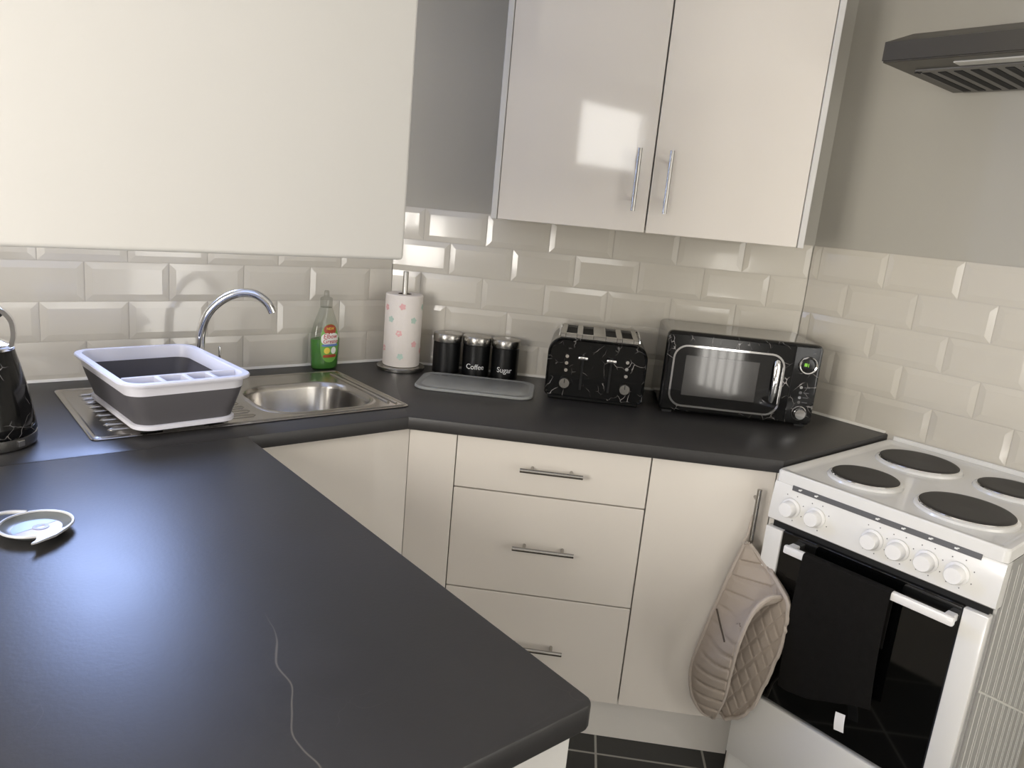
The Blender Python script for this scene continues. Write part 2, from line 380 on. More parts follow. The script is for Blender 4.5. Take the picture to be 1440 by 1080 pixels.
# ------------------------------------------------------------------ worktops
def arc_corner(pts, idx, r, n=5):
    """round one corner of a polygon"""
    p = Vector((*pts[idx], 0)); a = Vector((*pts[idx - 1], 0)); b = Vector((*pts[(idx + 1) % len(pts)], 0))
    da, db = (a - p).normalized(), (b - p).normalized(); ang = da.angle(db) / 2; L_ = r / math.tan(ang)
    c = p + (da + db).normalized() * (r / math.sin(ang)); s, e = p + da * L_, p + db * L_
    out = []
    for k in range(n + 1):
        v = (s - c).lerp(e - c, k / n).normalized() * r; out.append(((c + v).x, (c + v).y))
    return pts[:idx] + out + pts[idx + 1:]
TH = .034
SKX, SKY, SKW, SKD = -.6115, -.316, .749, .422        # inset sink plate centre and size
DEP = .633
ix = -(DEP / R2) + .605
main = [(-1.34, -.003), (-.0015, -.003), (CX - .004, CY - .001), (CX - .004, -1.262), (-(DEP / R2) + 1.262, -1.262), (ix, -.605), (-1.34, -.605)]
wt = mesh_obj('worktop', prism(main[::-1], H - TH, H, [rrect(SKW - .02, SKD - .02, .02, 4, SKX, SKY)], .004), M['slate'])
tag(wt, 'charcoal L-shaped worktop running under the tiles and holding the inset sink', 'worktop')
pen = [(-1.34, -.6055), (-.700, -.6055), (-.700, -1.665), (-1.34, -1.665)]
pen = arc_corner(pen, 2, .014)
pw = mesh_obj('worktop', prism(pen[::-1], H - TH, H, [], .004), M['slate'])
tag(pw, 'charcoal peninsula worktop jutting into the foreground with a clipped corner', 'worktop')

# ------------------------------------------------------------------ sink, tap
def make_sink():
    r = thing('inset_sink', 'stainless steel inset sink with ribbed drainer under the dish rack', 'sink', (SKX, SKY, H))
    bx0, bx1, by0, by1 = .012, .318, -.178, .10           # bowl in local coordinates
    cx, cy, w, d = (bx0 + bx1) / 2, (by0 + by1) / 2, bx1 - bx0, by1 - by0
    hole = rrect(w, d, .085, 8, cx, cy)
    bm = prism(rrect(SKW, SKD, .012, 3)[::1], .0005, .0035, [hole], .0015, 1)
    # raised rolled rim round the plate
    ro = rrect(SKW - .012, SKD - .012, .012, 3); ro2 = rrect(SKW - .026, SKD - .026, .012, 3)
    part('drainer_plate', bm, M['sink'], r)
    bm = bmesh.new(); loops = []
    for sc, z in ((0, .0035), (.004, .0055), (.009, .0055), (.012, .003), (.016, -.012), (.022, -.10), (.045, -.142), (.085, -.150)):
        loops.append([(x, y, z) for x, y in rrect(w - 2 * sc + .012, d - 2 * sc + .012, max(.09 - sc * .25, .02), 8, cx, cy)])
    loft(bm, loops, False, True)
    bw = part('bowl', bm, M['sink'], r, ang=60)
    bm = bmesh.new(); lathe(bm, [(.035, -.1495), (.035, -.1465), (.026, -.1465), (.022, -.149)], cx, cy + .02, 24); part('waste', bm, M['chrome'], bw)
    bm = bmesh.new()
    for k in range(9):                                     # drainer ribs
        y = -.155 + k * .037; ln = .31 - .012 * k if k > 5 else .31
        lo = []
        for x, s in ((-.335, .1), (-.328, 1), (-.328 + ln - .007, 1), (-.328 + ln, .1)):
            lo.append([(x, y + .0065 * s * math.cos(a), .0034 + .0042 * s * max(0, math.sin(a))) for a in [PI * q / 6 for q in range(7)]])
        loft(bm, lo)
    part('drainer_rib', bm, M['sink'], r)
    bm = bmesh.new()                                       # raised border bead and the step beside the bowl
    loft(bm, [[(*q, .0034) for q in rrect(SKW - .010, SKD - .010, .012, 3)], [(*q, .0058) for q in rrect(SKW - .018, SKD - .018, .012, 3)], [(*q, .0034) for q in rrect(SKW - .028, SKD - .028, .012, 3)]], False, False)
    tube(bm, [(.334, -.165, .0036), (.334, .168, .0036)], .0045, 10); tube(bm, [(.350, -.180, .0036), (.350, .185, .0036)], .0035, 10)
    part('border_bead', bm, M['sink'], r)
    return r
make_sink()
t = thing('mixer_tap', 'chrome swan-neck mixer tap arching over the sink behind the dish rack', 'tap', (-.655, -.147, H + .0035))
bm = bmesh.new(); lathe(bm, [(.026, 0), (.026, .006), (.022, .010), (.020, .045), (.0165, .055), (.0125, .065)], n=28); part('tap_body', bm, M['chrome'], t)
ang = math.radians(-28); pth = []
for u, z in ((0, .05), (0, .10), (.005, .150), (.022, .193), (.055, .228), (.097, .249), (.138, .248), (.168, .227), (.181, .203)): pth.append((u * math.cos(ang), u * math.sin(ang), z))
sp = smooth_path(pth, 6)
bm = bmesh.new(); tube(bm, sp, .0118, 16); part('spout', bm, M['chrome'], t)
for sgn in (1, -1):
    bm = bmesh.new(); tube(bm, [(sgn * .018, 0, .03), (sgn * .050, -.002, .034)], .008, 12); lathe(bm, [(.0036, .034), (.0036, .098), (.002, .100)], sgn * .05, -.002, 10)
    part('lever', bm, M['chrome'], t)

# ------------------------------------------------------------------ collapsible dish rack
def make_rack():
    r = thing('dish_rack', 'white and grey collapsible dish rack standing on the sink drainer', 'dish rack', (-.812, -.372, H + .0076), math.radians(4.5))
    def lp(w, d, rad, z, dy=0): return [(x, y + dy, z) for x, y in rrect(w, d, rad, 7)]
    W0, D0, W1, D1 = .205, .325, .252, .352
    rim = bmesh.new()
    loft(rim, [lp(W1 - .004, D1 - .004, .035, .084), lp(W1, D1, .036, .104), lp(W1 + .024, D1 + .024, .046, .106), lp(W1 + .026, D1 + .026, .047, .110), lp(W1 + .022, D1 + .022, .045, .113), lp(W1 - .004, D1 - .004, .034, .113), lp(W1 - .010, D1 - .010, .032, .108), lp(W1 - .014, D1 - .014, .031, .084)], False, False, close=True)
    rim_o = part('rim', rim, M['rackwhite'], r, 'white plastic rim')
    bm = bmesh.new()
    prof = [(0, .017), (.2, .03), (.45, .045), (.72, .062), (.95, .078), (1, .086)]
    outer = [lp(W0 + (W1 - W0 - .006) * f, D0 + (D1 - D0 - .006) * f, .034, z) for f, z in prof]
    inner = [lp(W0 + (W1 - W0 - .006) * f - .005, D0 + (D1 - D0 - .006) * f - .005, .032, z) for f, z in prof][::-1]
    loft(bm, outer + inner, False, False, close=True); part('folding_wall', bm, M['rackgrey'], r, 'dark grey folding wall')
    bm = bmesh.new(); loft(bm, [lp(W0 + .004, D0 + .004, .036, .006), lp(W0 + .012, D0 + .012, .038, .008), lp(W0 + .012, D0 + .012, .038, .016), lp(W0 + .006, D0 + .006, .036, .018)]); part('base', bm, M['rackwhite'], r, 'white base ring')
    bm = bmesh.new(); box(bm, -W0 / 2 + .01, W0 / 2 - .01, -D0 / 2 + .01, D0 / 2 - .01, .0185, .0205, .001, 1); part('tray_floor', bm, M['rackgrey'], r)
    # cutlery bar and its dividers at the front edge
    yb = -D1 / 2 + .062; wv = W1 / 2 - .006
    bm = bmesh.new(); box(bm, -wv, wv, yb - .004, yb + .004, .086, .112, .0015, 1); part('cutlery_bar', bm, M['rackwhite'], rim_o)
    for x in (-.052, .004, .056):
        t_ = bmesh.new(); box(t_, -.005, .005, -D1 / 2 + .006, yb - .003, .09, .112, .0015, 1)
        t_.transform(Matrix.Translation((x, 0, 0))); part('cutlery_divider', t_, M['rackwhite'], rim_o)
    for x, y in ((-.07, -.135), (.07, -.135), (-.07, .135), (.07, .135)): part('foot', bx(x - .022, x + .022, y - .016, y + .016, 0, .0065, .002, 1), M['feet'], r)
make_rack()

# ------------------------------------------------------------------ kettle
k = thing('kettle', 'black marble-effect kettle with chrome lid and top handle at the left edge', 'kettle', (-1.155, -.462, H), math.radians(-12))
bm = bmesh.new(); lathe(bm, [(.078, 0), (.084, .003), (.086, .012), (.0855, .024), (.082, .026)]); part('base_ring', bm, M['steel'], k, 'dark steel base ring')
bm = bmesh.new(); lathe(bm, [(.0845, .0262), (.086, .03), (.0845, .045), (.078, .085), (.070, .125), (.063, .155), (.057, .178), (.0555, .186), (.053, .188)]); part('kettle_body', bm, M['marble'], k, 'black marble-effect body')
bm = bmesh.new(); lathe(bm, [(.0565, .187), (.057, .191), (.053, .194), (.044, .198), (.030, .204), (.012, .208), (.0005, .209)]); lid = part('lid', bm, M['chrome'], k, 'chrome lid')
bm = bmesh.new(); lathe(bm, [(.006, .2075), (.006, .216), (.011, .219), (.011, .226), (.0005, .229)], n=20); part('lid_knob', bm, M['black'], lid)
hp = smooth_path([(.049, 0, .187), (.055, 0, .215), (.05, 0, .245), (.026, 0, .268), (0, 0, .272), (-.026, 0, .268), (-.05, 0, .245), (-.055, 0, .215), (-.049, 0, .187)], 6)
bm = bmesh.new()
ho = [(p.x, z_) for p, z_ in [(p, p.z) for p in hp]]
loops = []
for i, p in enumerate(hp):
    tdir = (hp[min(i + 1, len(hp) - 1)] - hp[max(i - 1, 0)]).normalized(); nrm = Vector((tdir.z, 0, -tdir.x))
    loops.append([p + nrm * a + Vector((0, b, 0)) for a, b in ((-.004, -.011), (.004, -.011), (.005, 0), (.004, .011), (-.004, .011), (-.005, 0))])
loft(bm, loops); hnd = part('handle', bm, M['chrome'], k, 'chrome arched handle')
bm = bmesh.new(); gl = []
for i, p in enumerate(hp[14:-14]):
    i += 14; tdir = (hp[i + 1] - hp[i - 1]).normalized(); nrm = Vector((tdir.z, 0, -tdir.x)); q = p + (nrm * .0095 if nrm.dot(Vector((0, 0, .22)) - p) > 0 else nrm * -.0095)
    gl.append([q + nrm * a + Vector((0, b, 0)) for a, b in ((-.004, -.009), (.004, -.009), (.004, .009), (-.004, .009))])
loft(bm, gl); part('grip', bm, M['black'], hnd)
bm = bmesh.new(); loft(bm, [[(-.076, -.016, .125), (-.078, .016, .125), (-.074, .012, .16), (-.074, -.012, .16)], [(-.090, -.010, .152), (-.090, .010, .152), (-.094, .008, .166), (-.094, -.008, .166)]])
part('spout', bm, M['marble'], k)
bm = bmesh.new(); box(bm, -.007, .007, -.002, .002, 0, .012, .001, 1); move(bm, *(.0862 * math.cos(-.75), .0862 * math.sin(-.75), .008), rz=-.75 + PI / 2); part('switch', bm, M['chrome'], k)

# ------------------------------------------------------------------ small tea tidy dish in the foreground
d = thing('tea_tidy', 'small grey teapot-shaped dish with white rim and printed centre on the peninsula', 'dish', (-1.137, -.922, H), math.radians(20))
bm = bmesh.new(); lathe(bm, [(.030, 0.), (.034, .001), (.044, .008), (.0485, .0125), (.047, .0125), (.042, .0085), (.033, .0045), (.0005, .004)], n=48); part('dish_bowl', bm, M['dish'], d)
bm = bmesh.new(); lathe(bm, [(.0455, .0122), (.0468, .0142), (.049, .0142), (.0500, .0122), (.049, .0105), (.0462, .0105)], n=48, cap0=False, cap1=False)
lp = smooth_path([(.012, .048, .0125), (-.006, .066, .0125), (-.03, .068, .0125), (-.047, .055, .0125), (-.047, .044, .0125), (-.036, .034, .0125)], 6); tube(bm, lp, .0032, 8)
loft(bm, [[(.022, -.044, .010), (.024, -.044, .0145), (-.022, -.044, .0145), (-.024, -.044, .010)], [(-.004, -.058, .0105), (-.003, -.058, .0145), (-.030, -.056, .0145), (-.032, -.056, .0105)], [(-.034, -.064, .012), (-.034, -.064, .0145), (-.040, -.062, .0145), (-.040, -.062, .012)]])
part('dish_rim', bm, M['dishrim'], d, 'white rim with loop handle and spout')
bm = bmesh.new(); lathe(bm, [(.0335, .0050), (.0005, .0050)], n=40, cap0=False, cap1=False); pr = part('printed_centre', bm, M['dishpeach'], d, 'pale printed centre')
bm = bmesh.new(); n_ = 20; vs = [bm.verts.new((.0325 * math.cos(PI * .05 + PI * .95 * i / n_), .0325 * math.sin(PI * .05 + PI * .95 * i / n_), .0054)) for i in range(n_ + 1)]; bm.faces.new(vs); part('sky_print', bm, M['dishblue'], pr)
bm = bmesh.new(); lathe(bm, [(.011, .0057), (.006, .0057)], .006, 0, 20, False, False); part('ring_print', bm, M['dishbrown'], pr)

# ------------------------------------------------------------------ washing-up liquid
b = thing('washing_up_liquid_bottle', 'clear bottle of green washing-up liquid by the wall behind the sink', 'bottle', (-.252, -.050, H), math.radians(8))
def oval(w, dd, z, n=28): return [(w / 2 * math.cos(2 * PI * i / n), dd / 2 * math.sin(2 * PI * i / n), z) for i in range(n)]
prof = [(.080, .046, .0), (.090, .052, .004), (.094, .054, .02), (.099, .056, .06), (.101, .056, .088), (.094, .053, .115), (.078, .047, .142), (.058, .040, .165), (.044, .034, .182), (.036, .032, .190)]
bm = bmesh.new(); loft(bm, [oval(*p) for p in prof]); part('bottle_shell', bm, M['bottle'], b, ang=60)
bm = bmesh.new(); loft(bm, [oval(w - .004, dd - .004, z + (.0015 if i == 0 else 0)) for i, (w, dd, z) in enumerate(prof[:5])] + [oval(.096, .051, .0935)]); part('liquid', bm, M['liquid'], b, 'bright green liquid', ang=60)
bm = bmesh.new(); lathe(bm, [(.0175, .189), (.0185, .192), (.0185, .216), (.016, .219), (.0085, .222), (.0075, .236), (.006, .240), (.0005, .2405)], n=24); part('cap', bm, M['cap'], b)
def label_patch(bm, pts, off):
    """lay a flat XZ outline on the bottle's front"""
    vs = []
    for x, z in pts:
        for (w0, d0, z0), (w1, d1, z1) in zip(prof, prof[1:]):
            if z0 <= z <= z1: f = (z - z0) / (z1 - z0); w, dd = w0 + (w1 - w0) * f, d0 + (d1 - d0) * f; break
        y = -dd / 2 * math.sqrt(max(.05, 1 - (2 * x / w) ** 2)) - off; vs.append((x, y, z))
    return vs
def lay(bm2, off):
    for v in bm2.verts:
        o_ = off - v.co.y; p_ = label_patch(None, [(v.co.x, v.co.z)], o_)[0]; v.co = Vector(p_)
    return bm2
def oval_patch(cx, cz, w, h, off, n=10, p=2.):
    bm = bmesh.new(); N_ = 32; rings = []
    for k in range(1, n + 1):
        f = k / n; pts = []
        for i in range(N_):
            a = 2 * PI * i / N_; c, s = math.cos(a), math.sin(a)
            pts.append((cx + w / 2 * f * math.copysign(abs(c) ** (2 / p), c), cz + h / 2 * f * math.copysign(abs(s) ** (2 / p), s)))
        rings.append(label_patch(bm, pts, off))
    loft(bm, rings, True, False); return bm
lb = part('front_label', oval_patch(0, .082, .064, .118, .0006, p=2.4), M['lblgreen'], b, 'green printed front label', ang=80)
part('label_red_arch', oval_patch(0, .124, .044, .032, .0010), M['lblorange'], lb, ang=80)
part('label_white_band', oval_patch(0, .096, .060, .036, .0011, p=3.), M['lblwhite'], lb, ang=80)
part('label_blue_band', oval_patch(0, .0765, .056, .007, .0013, p=4.), M['lblblue'], lb, ang=80)
part('label_apple', oval_patch(-.011, .060, .020, .020, .0013), M['lblyellow'], lb, ang=80)
part('label_apple', oval_patch(.012, .060, .019, .022, .0013), M['lblwhite'], lb, ang=80)
part('label_red_strip', oval_patch(0, .043, .046, .009, .0013, p=5.), M['lblorange'], lb, ang=80)
for s_, sz, x_, z_, mm in (('NEW', .0115, 0, .127, 'lblyellow'), ('Elbow', .0195, 0, .1035, 'lblred'), ('Grease', .0185, .001, .0885, 'lblred')):
    tb = text_bm(s_, sz, .0002, 1., .15 if mm == 'lblred' else 0); tb.transform(Matrix.Translation((x_, 0, z_))); part('lettering', lay(tb, .0017), M[mm], lb)

# ------------------------------------------------------------------ kitchen roll and holder
hl = thing('kitchen_roll_holder', 'stainless kitchen roll holder with round base and upright pole in the corner', 'kitchen roll holder', (-.022, -.122, H))
bm = bmesh.new(); lathe(bm, [(.074, 0), (.076, .002), (.076, .010), (.073, .013), (.0005, .014)], n=48); part('holder_base', bm, M['steel'], hl)
bm = bmesh.new(); lathe(bm, [(.0085, .013), (.0085, .308), (.0075, .311), (.0005, .3115)], n=20); part('pole', bm, M['steel'], hl)
rl = thing('kitchen_roll', 'white kitchen roll with pink and mint prints standing on its steel holder', 'kitchen roll', (-.022, -.122, H + .0145))
bm = bmesh.new(); lathe(bm, [(.022, 0), (.056, 0), (.0585, .003), (.0585, .224), (.056, .2265), (.022, .2265)], n=56, cap0=False, cap1=False); loft  # outer paper
part('paper', bm, M['paper'], rl, ang=40)
bm = bmesh.new(); lathe(bm, [(.0215, 0), (.0215, .226), (.0195, .226), (.0195, 0)], n=32, cap0=False, cap1=False); part('card_core', bm, M['card'], rl)
def dot(rad, a0, z0, blob):
    bm = bmesh.new(); ring = []
    for i in range(30):
        a = 2 * PI * i / 30; rr = blob * (.92 + .14 * math.sin(5 * a + z0 * 90)); ring.append((a0 + rr * math.cos(a) / rad, z0 + rr * math.sin(a)))
    f = [bm.verts.new((rad * math.sin(a), -rad * math.cos(a), z)) for a, z in ring]; bm.faces.new(f)
    return bm
# azimuth 0 faces -Y; the camera sees roughly -0.56 rad
for a0, z0, c in ((-.63, .192, 'pink'), (.02, .150, 'mint'), (-.75, .108, 'pink'), (.12, .075, 'pink'), (-.62, .035, 'mint'), (-1.6, .185, 'pink'), (-1.75, .055, 'pink'), (-1.25, .15, 'mint'), (.75, .19, 'mint'), (.8, .05, 'pink'), (1.6, .12, 'pink'), (2.4, .17, 'mint'), (-2.5, .12, 'pink')):
    part('print_motif', dot(.0589, a0, z0, .0102), M[c], rl)

# ------------------------------------------------------------------ canisters
def canister(s, n, label, word):
    c = thing('canister', label, 'canister', B(s, n, H), RB, 'black tins with steel lids')
    bm = bmesh.new(); lathe(bm, [(.040, 0), (.0435, .002), (.0435, .100), (.042, .1015)], n=40); part('tin', bm, M['blacktin'], c)
    bm = bmesh.new(); lathe(bm, [(.0450, .1017), (.0458, .1035), (.0458, .124), (.044, .127), (.036, .1285), (.0005, .129)], n=40); part('lid', bm, M['steel'], c, 'brushed steel lid')
    if word:
        tb = wrap(text_bm(word, .0235, .0002, .95), .0436, .10); tb.transform(Matrix.Translation((0, 0, .033))); part('lettering', tb, M['text'], c)
canister(.212, -.072, 'plain black canister with steel lid, closest to the kitchen roll', None)
canister(.308, -.072, 'black canister lettered Coffee, middle of the row of tins', 'Coffee')
canister(.402, -.072, 'black canister lettered Sugar, the tin closest to the toaster', 'Sugar')

# ------------------------------------------------------------------ chopping board
cb = thing('chopping_board', 'grey plastic chopping board lying flat in front of the canisters', 'chopping board', B(.337, -.236, H), RB + .02)
bm = bmesh.new(); w, dd = .350, .215
loft(bm, [[(*q, z) for q in rrect(w - 2 * e, dd - 2 * e, .045, 8)] for e, z in ((.002, 0), (0, .002), (0, .0065), (.002, .0085), (.012, .0085), (.014, .0072), (.019, .0072), (.021, .0085))]); part('board', bm, M['board'], cb)
bm = bmesh.new(); box(bm, -.155, -.125, .066, .070, .0086, .009); box(bm, -.118, -.098, .066, .070, .0086, .009); part('moulded_mark', bm, M['strip'], cb)

# ------------------------------------------------------------------ toaster
def rr_xz(x0, x1, z0, z1, rt, rb, y, n=7):
    pts = []
    for cx, cz, r, a0 in ((x1 - rt, z1 - rt, rt, 0), (x0 + rt, z1 - rt, rt, PI / 2), (x0 + rb, z0 + rb, rb, PI), (x1 - rb, z0 + rb, rb, 1.5 * PI)):
        for i in range(n + 1):
            a = a0 + i * PI / 2 / n; pts.append((cx + r * math.cos(a), y, cz + r * math.sin(a)))
    return pts
tt = thing('toaster', 'black marble-effect four-slice toaster with chrome top between canisters and microwave', 'toaster', B(.687, -.28, H), RB - .01)
w2 = .144
bm = bmesh.new()
loft(bm, [rr_xz(-w2 + e, w2 - e, .012 + e * .5, .186 - e, .045 - e * .6, .014, y) for y, e in ((.004, .008), (-.001, .003), (.004, 0), (.010, 0), (.225, 0), (.231, .002), (.233, .007))])
part('shell', bm, M['marble'], tt, 'black marble-effect shell')
part('foot_skirt', bx(-w2 + .012, w2 - .012, .012, .222, 0, .0125, .003, 1), M['black'], tt)
bm = bmesh.new(); W = .113
slots = (-.082, -.034, .034, .082); sw, sl0, sl1 = .0155, .035, .200
us = [-W] + [v for x in slots for v in (x - sw, x + sw)] + [W]
for a, c in zip(us[::2], us[1::2]): box(bm, a, c, .012, .222, .184, .196, .0015, 1)
for x in slots:
    box(bm, x - sw, x + sw, .012, sl0, .184, .196); box(bm, x - sw, x + sw, sl1, .222, .184, .196)
tp = part('top_plate', bm, M['steel'], tt, 'brushed steel slotted top')
for x in slots: part('slot_well', bx(x - sw, x + sw, sl0, sl1, .185, .1875), M['dark'], tp)
for sx in (-1, 1):
    rl_ = bmesh.new(); tube(rl_, smooth_path([(sx * .116, .03, .186), (sx * .1165, .04, .199), (sx * .1165, .11, .203), (sx * .1165, .19, .199), (sx * .116, .20, .186)], 5), .0026, 8); part('warming_rail', rl_, M['chrome'], tp)
def disc(r, d, x, z, n=24, y=0): 
    bm = bmesh.new(); lathe(bm, [(r * .96, 0 - y), (r, .001 - y), (r, d * .8 - y), (r * .9, d - y), (.0004, d - y)], x, z, n, axis='Y'); return bm
for sx in (-1, 1):
    for z in (.133, .113, .092): part('button', disc(.0055, .005, sx * .087, z, 16, .0), M['chrome'], tt)
    kn = part('browning_dial', disc(.0160, .013, sx * .0875, .054), M['steel'], tt, 'steel browning dial')
    part('pointer', bx(sx * .0875 - .001, sx * .0875 + .001, -.0142, -.0128, .055, .067), M['dark'], kn)
    part('lever_slot', bx(sx * .041 - .0035, sx * .041 + .0035, -.0016, .004, .036, .128, .0012, 1), M['dark'], tt)
    lv = bmesh.new(); box(lv, sx * .041 - .014, sx * .041 + .014, -.017, -.006, .128, .138, .003, 2); box(lv, sx * .041 - .003, sx * .041 + .003, -.007, .002, .129, .137); part('lever', lv, M['chrome'], tt)
bm = bmesh.new(); box(bm, .052, .060, -.0019, .002, .055, .12); bm.free()

# ------------------------------------------------------------------ microwave
mw = thing('microwave', 'black retro microwave with chrome-trimmed door standing near the cooker', 'microwave', B(1.0945, -.285, H), RB + .008)
mx_ = .2165
bm = bmesh.new(); loft(bm, [rr_xz(-mx_ + .003, mx_ - .003, .012, .238, .012, .012, y, 4) for y in (.026, .262)]); part('casing', bm, M['toptaupe'], mw, 'glossy taupe-black casing')
bm = bmesh.new(); loft(bm, [rr_xz(-mx_ + e, mx_ - e, .008 + e, .240 - e, .016, .014, y, 5) for y, e in ((-.002, .008), (.0, .003), (.006, 0), (.0265, 0))]); fr = part('front_frame', bm, M['marble'], mw, 'black marble-effect front')
fx = lambda s: s - 1.0945
x0, x1, z0, z1 = fx(.898), fx(1.210), .026, .206
def ring(bm, x0, x1, z0, z1, r, t, ya, yb):
    lo = [rr_xz(x0, x1, z0, z1, r, r, ya), rr_xz(x0, x1, z0, z1, r, r, yb), rr_xz(x0 + t, x1 - t, z0 + t, z1 - t, r - t, r - t, yb), rr_xz(x0 + t, x1 - t, z0 + t, z1 - t, r - t, r - t, ya)]
    loft(bm, lo, close=True); return bm
dr = part('door', bx(-mx_ + .008, fx(1.233), -.0075, -.0022, .014, .234, .002, 1), M['marble'], mw, 'black marble-effect door')
bm = bmesh.new(); loft(bm, [rr_xz(x0 + .003, x1 - .003, z0 + .003, z1 - .003, .036, .036, y) for y in (-.0074, -.0092)]); part('door_glass', bm, M['mglass'], dr)
part('chrome_trim', ring(bmesh.new(), x0, x1, z0, z1, .040, .0052, -.0072, -.0118), M['chrome'], dr, 'chrome trim ring')
part('viewing_window', bx(fx(.934), fx(1.140), -.0098, -.009, .060, .176, .0003, 1), M['mgrey'], dr, 'grey mesh viewing window')
bm = bmesh.new(); lo = []
for z, w_ in ((.066, .003), (.069, .0065), (.10, .0075), (.165, .009), (.186, .0075), (.190, .003)): lo.append([(fx(1.187) + w_ * math.cos(a), -.0105 - .014 * max(.15, math.sin(PI * (z - .062) / .132)) - .004 * math.sin(a), z) for a in [2 * PI * q / 12 for q in range(12)]])
loft(bm, lo); part('handle', bm, M['chrome'], dr, 'chrome upright handle')
part('seam', bx(fx(1.2335), fx(1.2355), -.0042, -.0008, .014, .234), M['dark'], mw)
dl = part('timer_dial', disc(.0205, .004, fx(1.274), .181, 28, .001), M['black'], mw, 'round timer display')
bm = bmesh.new(); lathe(bm, [(.0205, .0005), (.0205, .006), (.0235, .0075), (.0255, .006), (.0262, .0005)], fx(1.274), .181, 36, False, False, 'Y'); part('dial_ring', bm, M['chrome'], dl)
bm = bmesh.new(); box(bm, fx(1.263), fx(1.271), -.0052, -.0046, .1785, .1875); box(bm, fx(1.2735), fx(1.2755), -.0052, -.0046, .177, .187); part('lcd_digits', bm, M['lcd'], dl)
for z in (.117, .102, .088, .074):
    part('button', disc(.0048, .005, fx(1.266), z, 14, .001), M['chrome'], mw)
    part('button_caption', bx(fx(1.275), fx(1.290), -.0024, -.0018, z - .001, z + .001), M['strip'], mw)
bm = bmesh.new(); lathe(bm, [(.019, .0005), (.019, .003), (.0205, .004), (.0215, .003), (.022, .0005)], fx(1.272), .042, 30, False, False, 'Y'); rg = part('knob_ring', bm, M['chrome'], mw)
part('power_knob', disc(.0155, .018, fx(1.272), .042, 24, .001), M['chrome'], mw, 'chrome power knob')
for x, y in ((-.19, .03), (.19, .03), (-.19, .24), (.19, .24)): part('foot', bx(x - .014, x + .014, y - .014, y + .014, 0, .0122), M['feet'], mw)

# ------------------------------------------------------------------ base cabinets
def bar_handle(parent, cx, cz, L_, y, vertical):
    bm = bmesh.new(); h = L_ / 2
    if vertical:
        tube(bm, [(cx, y - .030, cz - h), (cx, y - .030, cz + h)], .0058, 14)
        for s in (-1, 1): tube(bm, [(cx, y + .0005, cz + s * (h - .030)), (cx, y - .030, cz + s * (h - .030))], .0045, 10)
    else:
        tube(bm, [(cx - h, y - .030, cz), (cx + h, y - .030, cz)], .0058, 14)
        for s in (-1, 1): tube(bm, [(cx + s * (h - .030), y + .0005, cz), (cx + s * (h - .030), y - .030, cz)], .0045, 10)
    part('handle', bm, M['steel'], parent, 'brushed steel bar handle')
def carcass(bm, x0, x1, y0, y1, z0, z1, t=.018):
    box(bm, x0, x0 + t, y0, y1, z0, z1); box(bm, x1 - t, x1, y0, y1, z0, z1); box(bm, x0 + t, x1 - t, y0, y1, z0, z0 + t); box(bm, x0 + t, x1 - t, y1 - .006, y1, z0 + t, z1); box(bm, x0 + t, x1 - t, y0, y0 + .08, z1 - t, z1); return bm
ZB, ZT = .147, H - TH - .001
du = thing('drawer_unit', 'white gloss base unit of three drawers under the worktop by the inner corner', 'cabinet', (0, 0, 0), RB)
part('carcass', carcass(bmesh.new(), .345, .841, -.580, -.06, ZB, ZT), M['carcass'], du)
for za, zb, hz in ((.719, ZT - .003, .793), (.437, .7155, .578), (ZB, .4335, .292)):
    f = part('drawer', bx(.346, .840, -.600, -.5815, za, zb, .0012, 1), M['gloss'], du); bar_handle(f, .5945, hz, .160, -.600, False)
cu = thing('base_cabinet', 'white gloss base unit with one upright bar handle next to the cooker', 'cabinet', (0, 0, 0), RB)
part('carcass', carcass(bmesh.new(), .8425, 1.153, -.580, -.06, ZB, ZT), M['carcass'], cu)
f = part('door', bx(.8435, 1.150, -.600, -.5815, ZB, ZT - .003, .0012, 1), M['gloss'], cu); bar_handle(f, 1.108, .738, .160, -.600, True)
# sink base unit and the corner post
su = thing('sink_cabinet', 'white gloss cabinet front below the sink, tucked in the inside corner', 'cabinet')
part('front_panel', bx(-.706, -.2684, -.580, -.562, ZB, ZT - .003, .0012, 1), M['gloss'], su)
bm = bmesh.new(); t_ = bmesh.new(); box(t_, .2204, .3435, -.600, -.582, ZB, ZT - .003, .0012, 1); join(bm, t_, Matrix.Rotation(RB, 4, 'Z')); part('corner_panel', bm, M['gloss'], su)
bm = bmesh.new(); box(bm, -1.32, -.712, -.56, -.542, 0, ZT); box(bm, -1.32, -1.302, -.542, -.03, 0, ZT); box(bm, -.722, -.704, -.56, -.03, ZB, ZT); part('carcass', bm, M['carcass'], su)
pl = bmesh.new(); t_ = bmesh.new(); box(t_, .222, 1.165, -.545, -.527, .001, ZB - .001); join(pl, t_, Matrix.Rotation(RB, 4, 'Z')); pl_o = mesh_obj('plinth', pl, M['carcass']); tag(pl_o, 'white plinth board along the floor under the drawers and door', 'plinth')
p2 = mesh_obj('plinth', bx(-.70, -.232, -.53, -.512, .001, ZB - .001), M['carcass']); tag(p2, 'white plinth board along the floor under the sink cabinet', 'plinth')
ep = mesh_obj('end_panel', bx(.378, CX - .012, -1.262, -1.245, .001, ZT), M['carcass']); tag(ep, 'narrow white end panel between base cabinet and cooker', 'panel')
# peninsula unit
pu = thing('peninsula_cabinet', 'white cabinet carrying the peninsula worktop, just visible at the bottom edge', 'cabinet')
part('end_panel', bx(-1.30, -.7085, -1.640, -1.622, .001, ZT, .001, 1), M['panel'], pu)
part('side_panel', bx(-.728, -.710, -1.620, -.64, .001, ZT, .001, 1), M['gloss'], pu)
part('back_panel', bx(-1.30, -1.282, -1.620, -.60, .001, ZT), M['carcass'], pu)

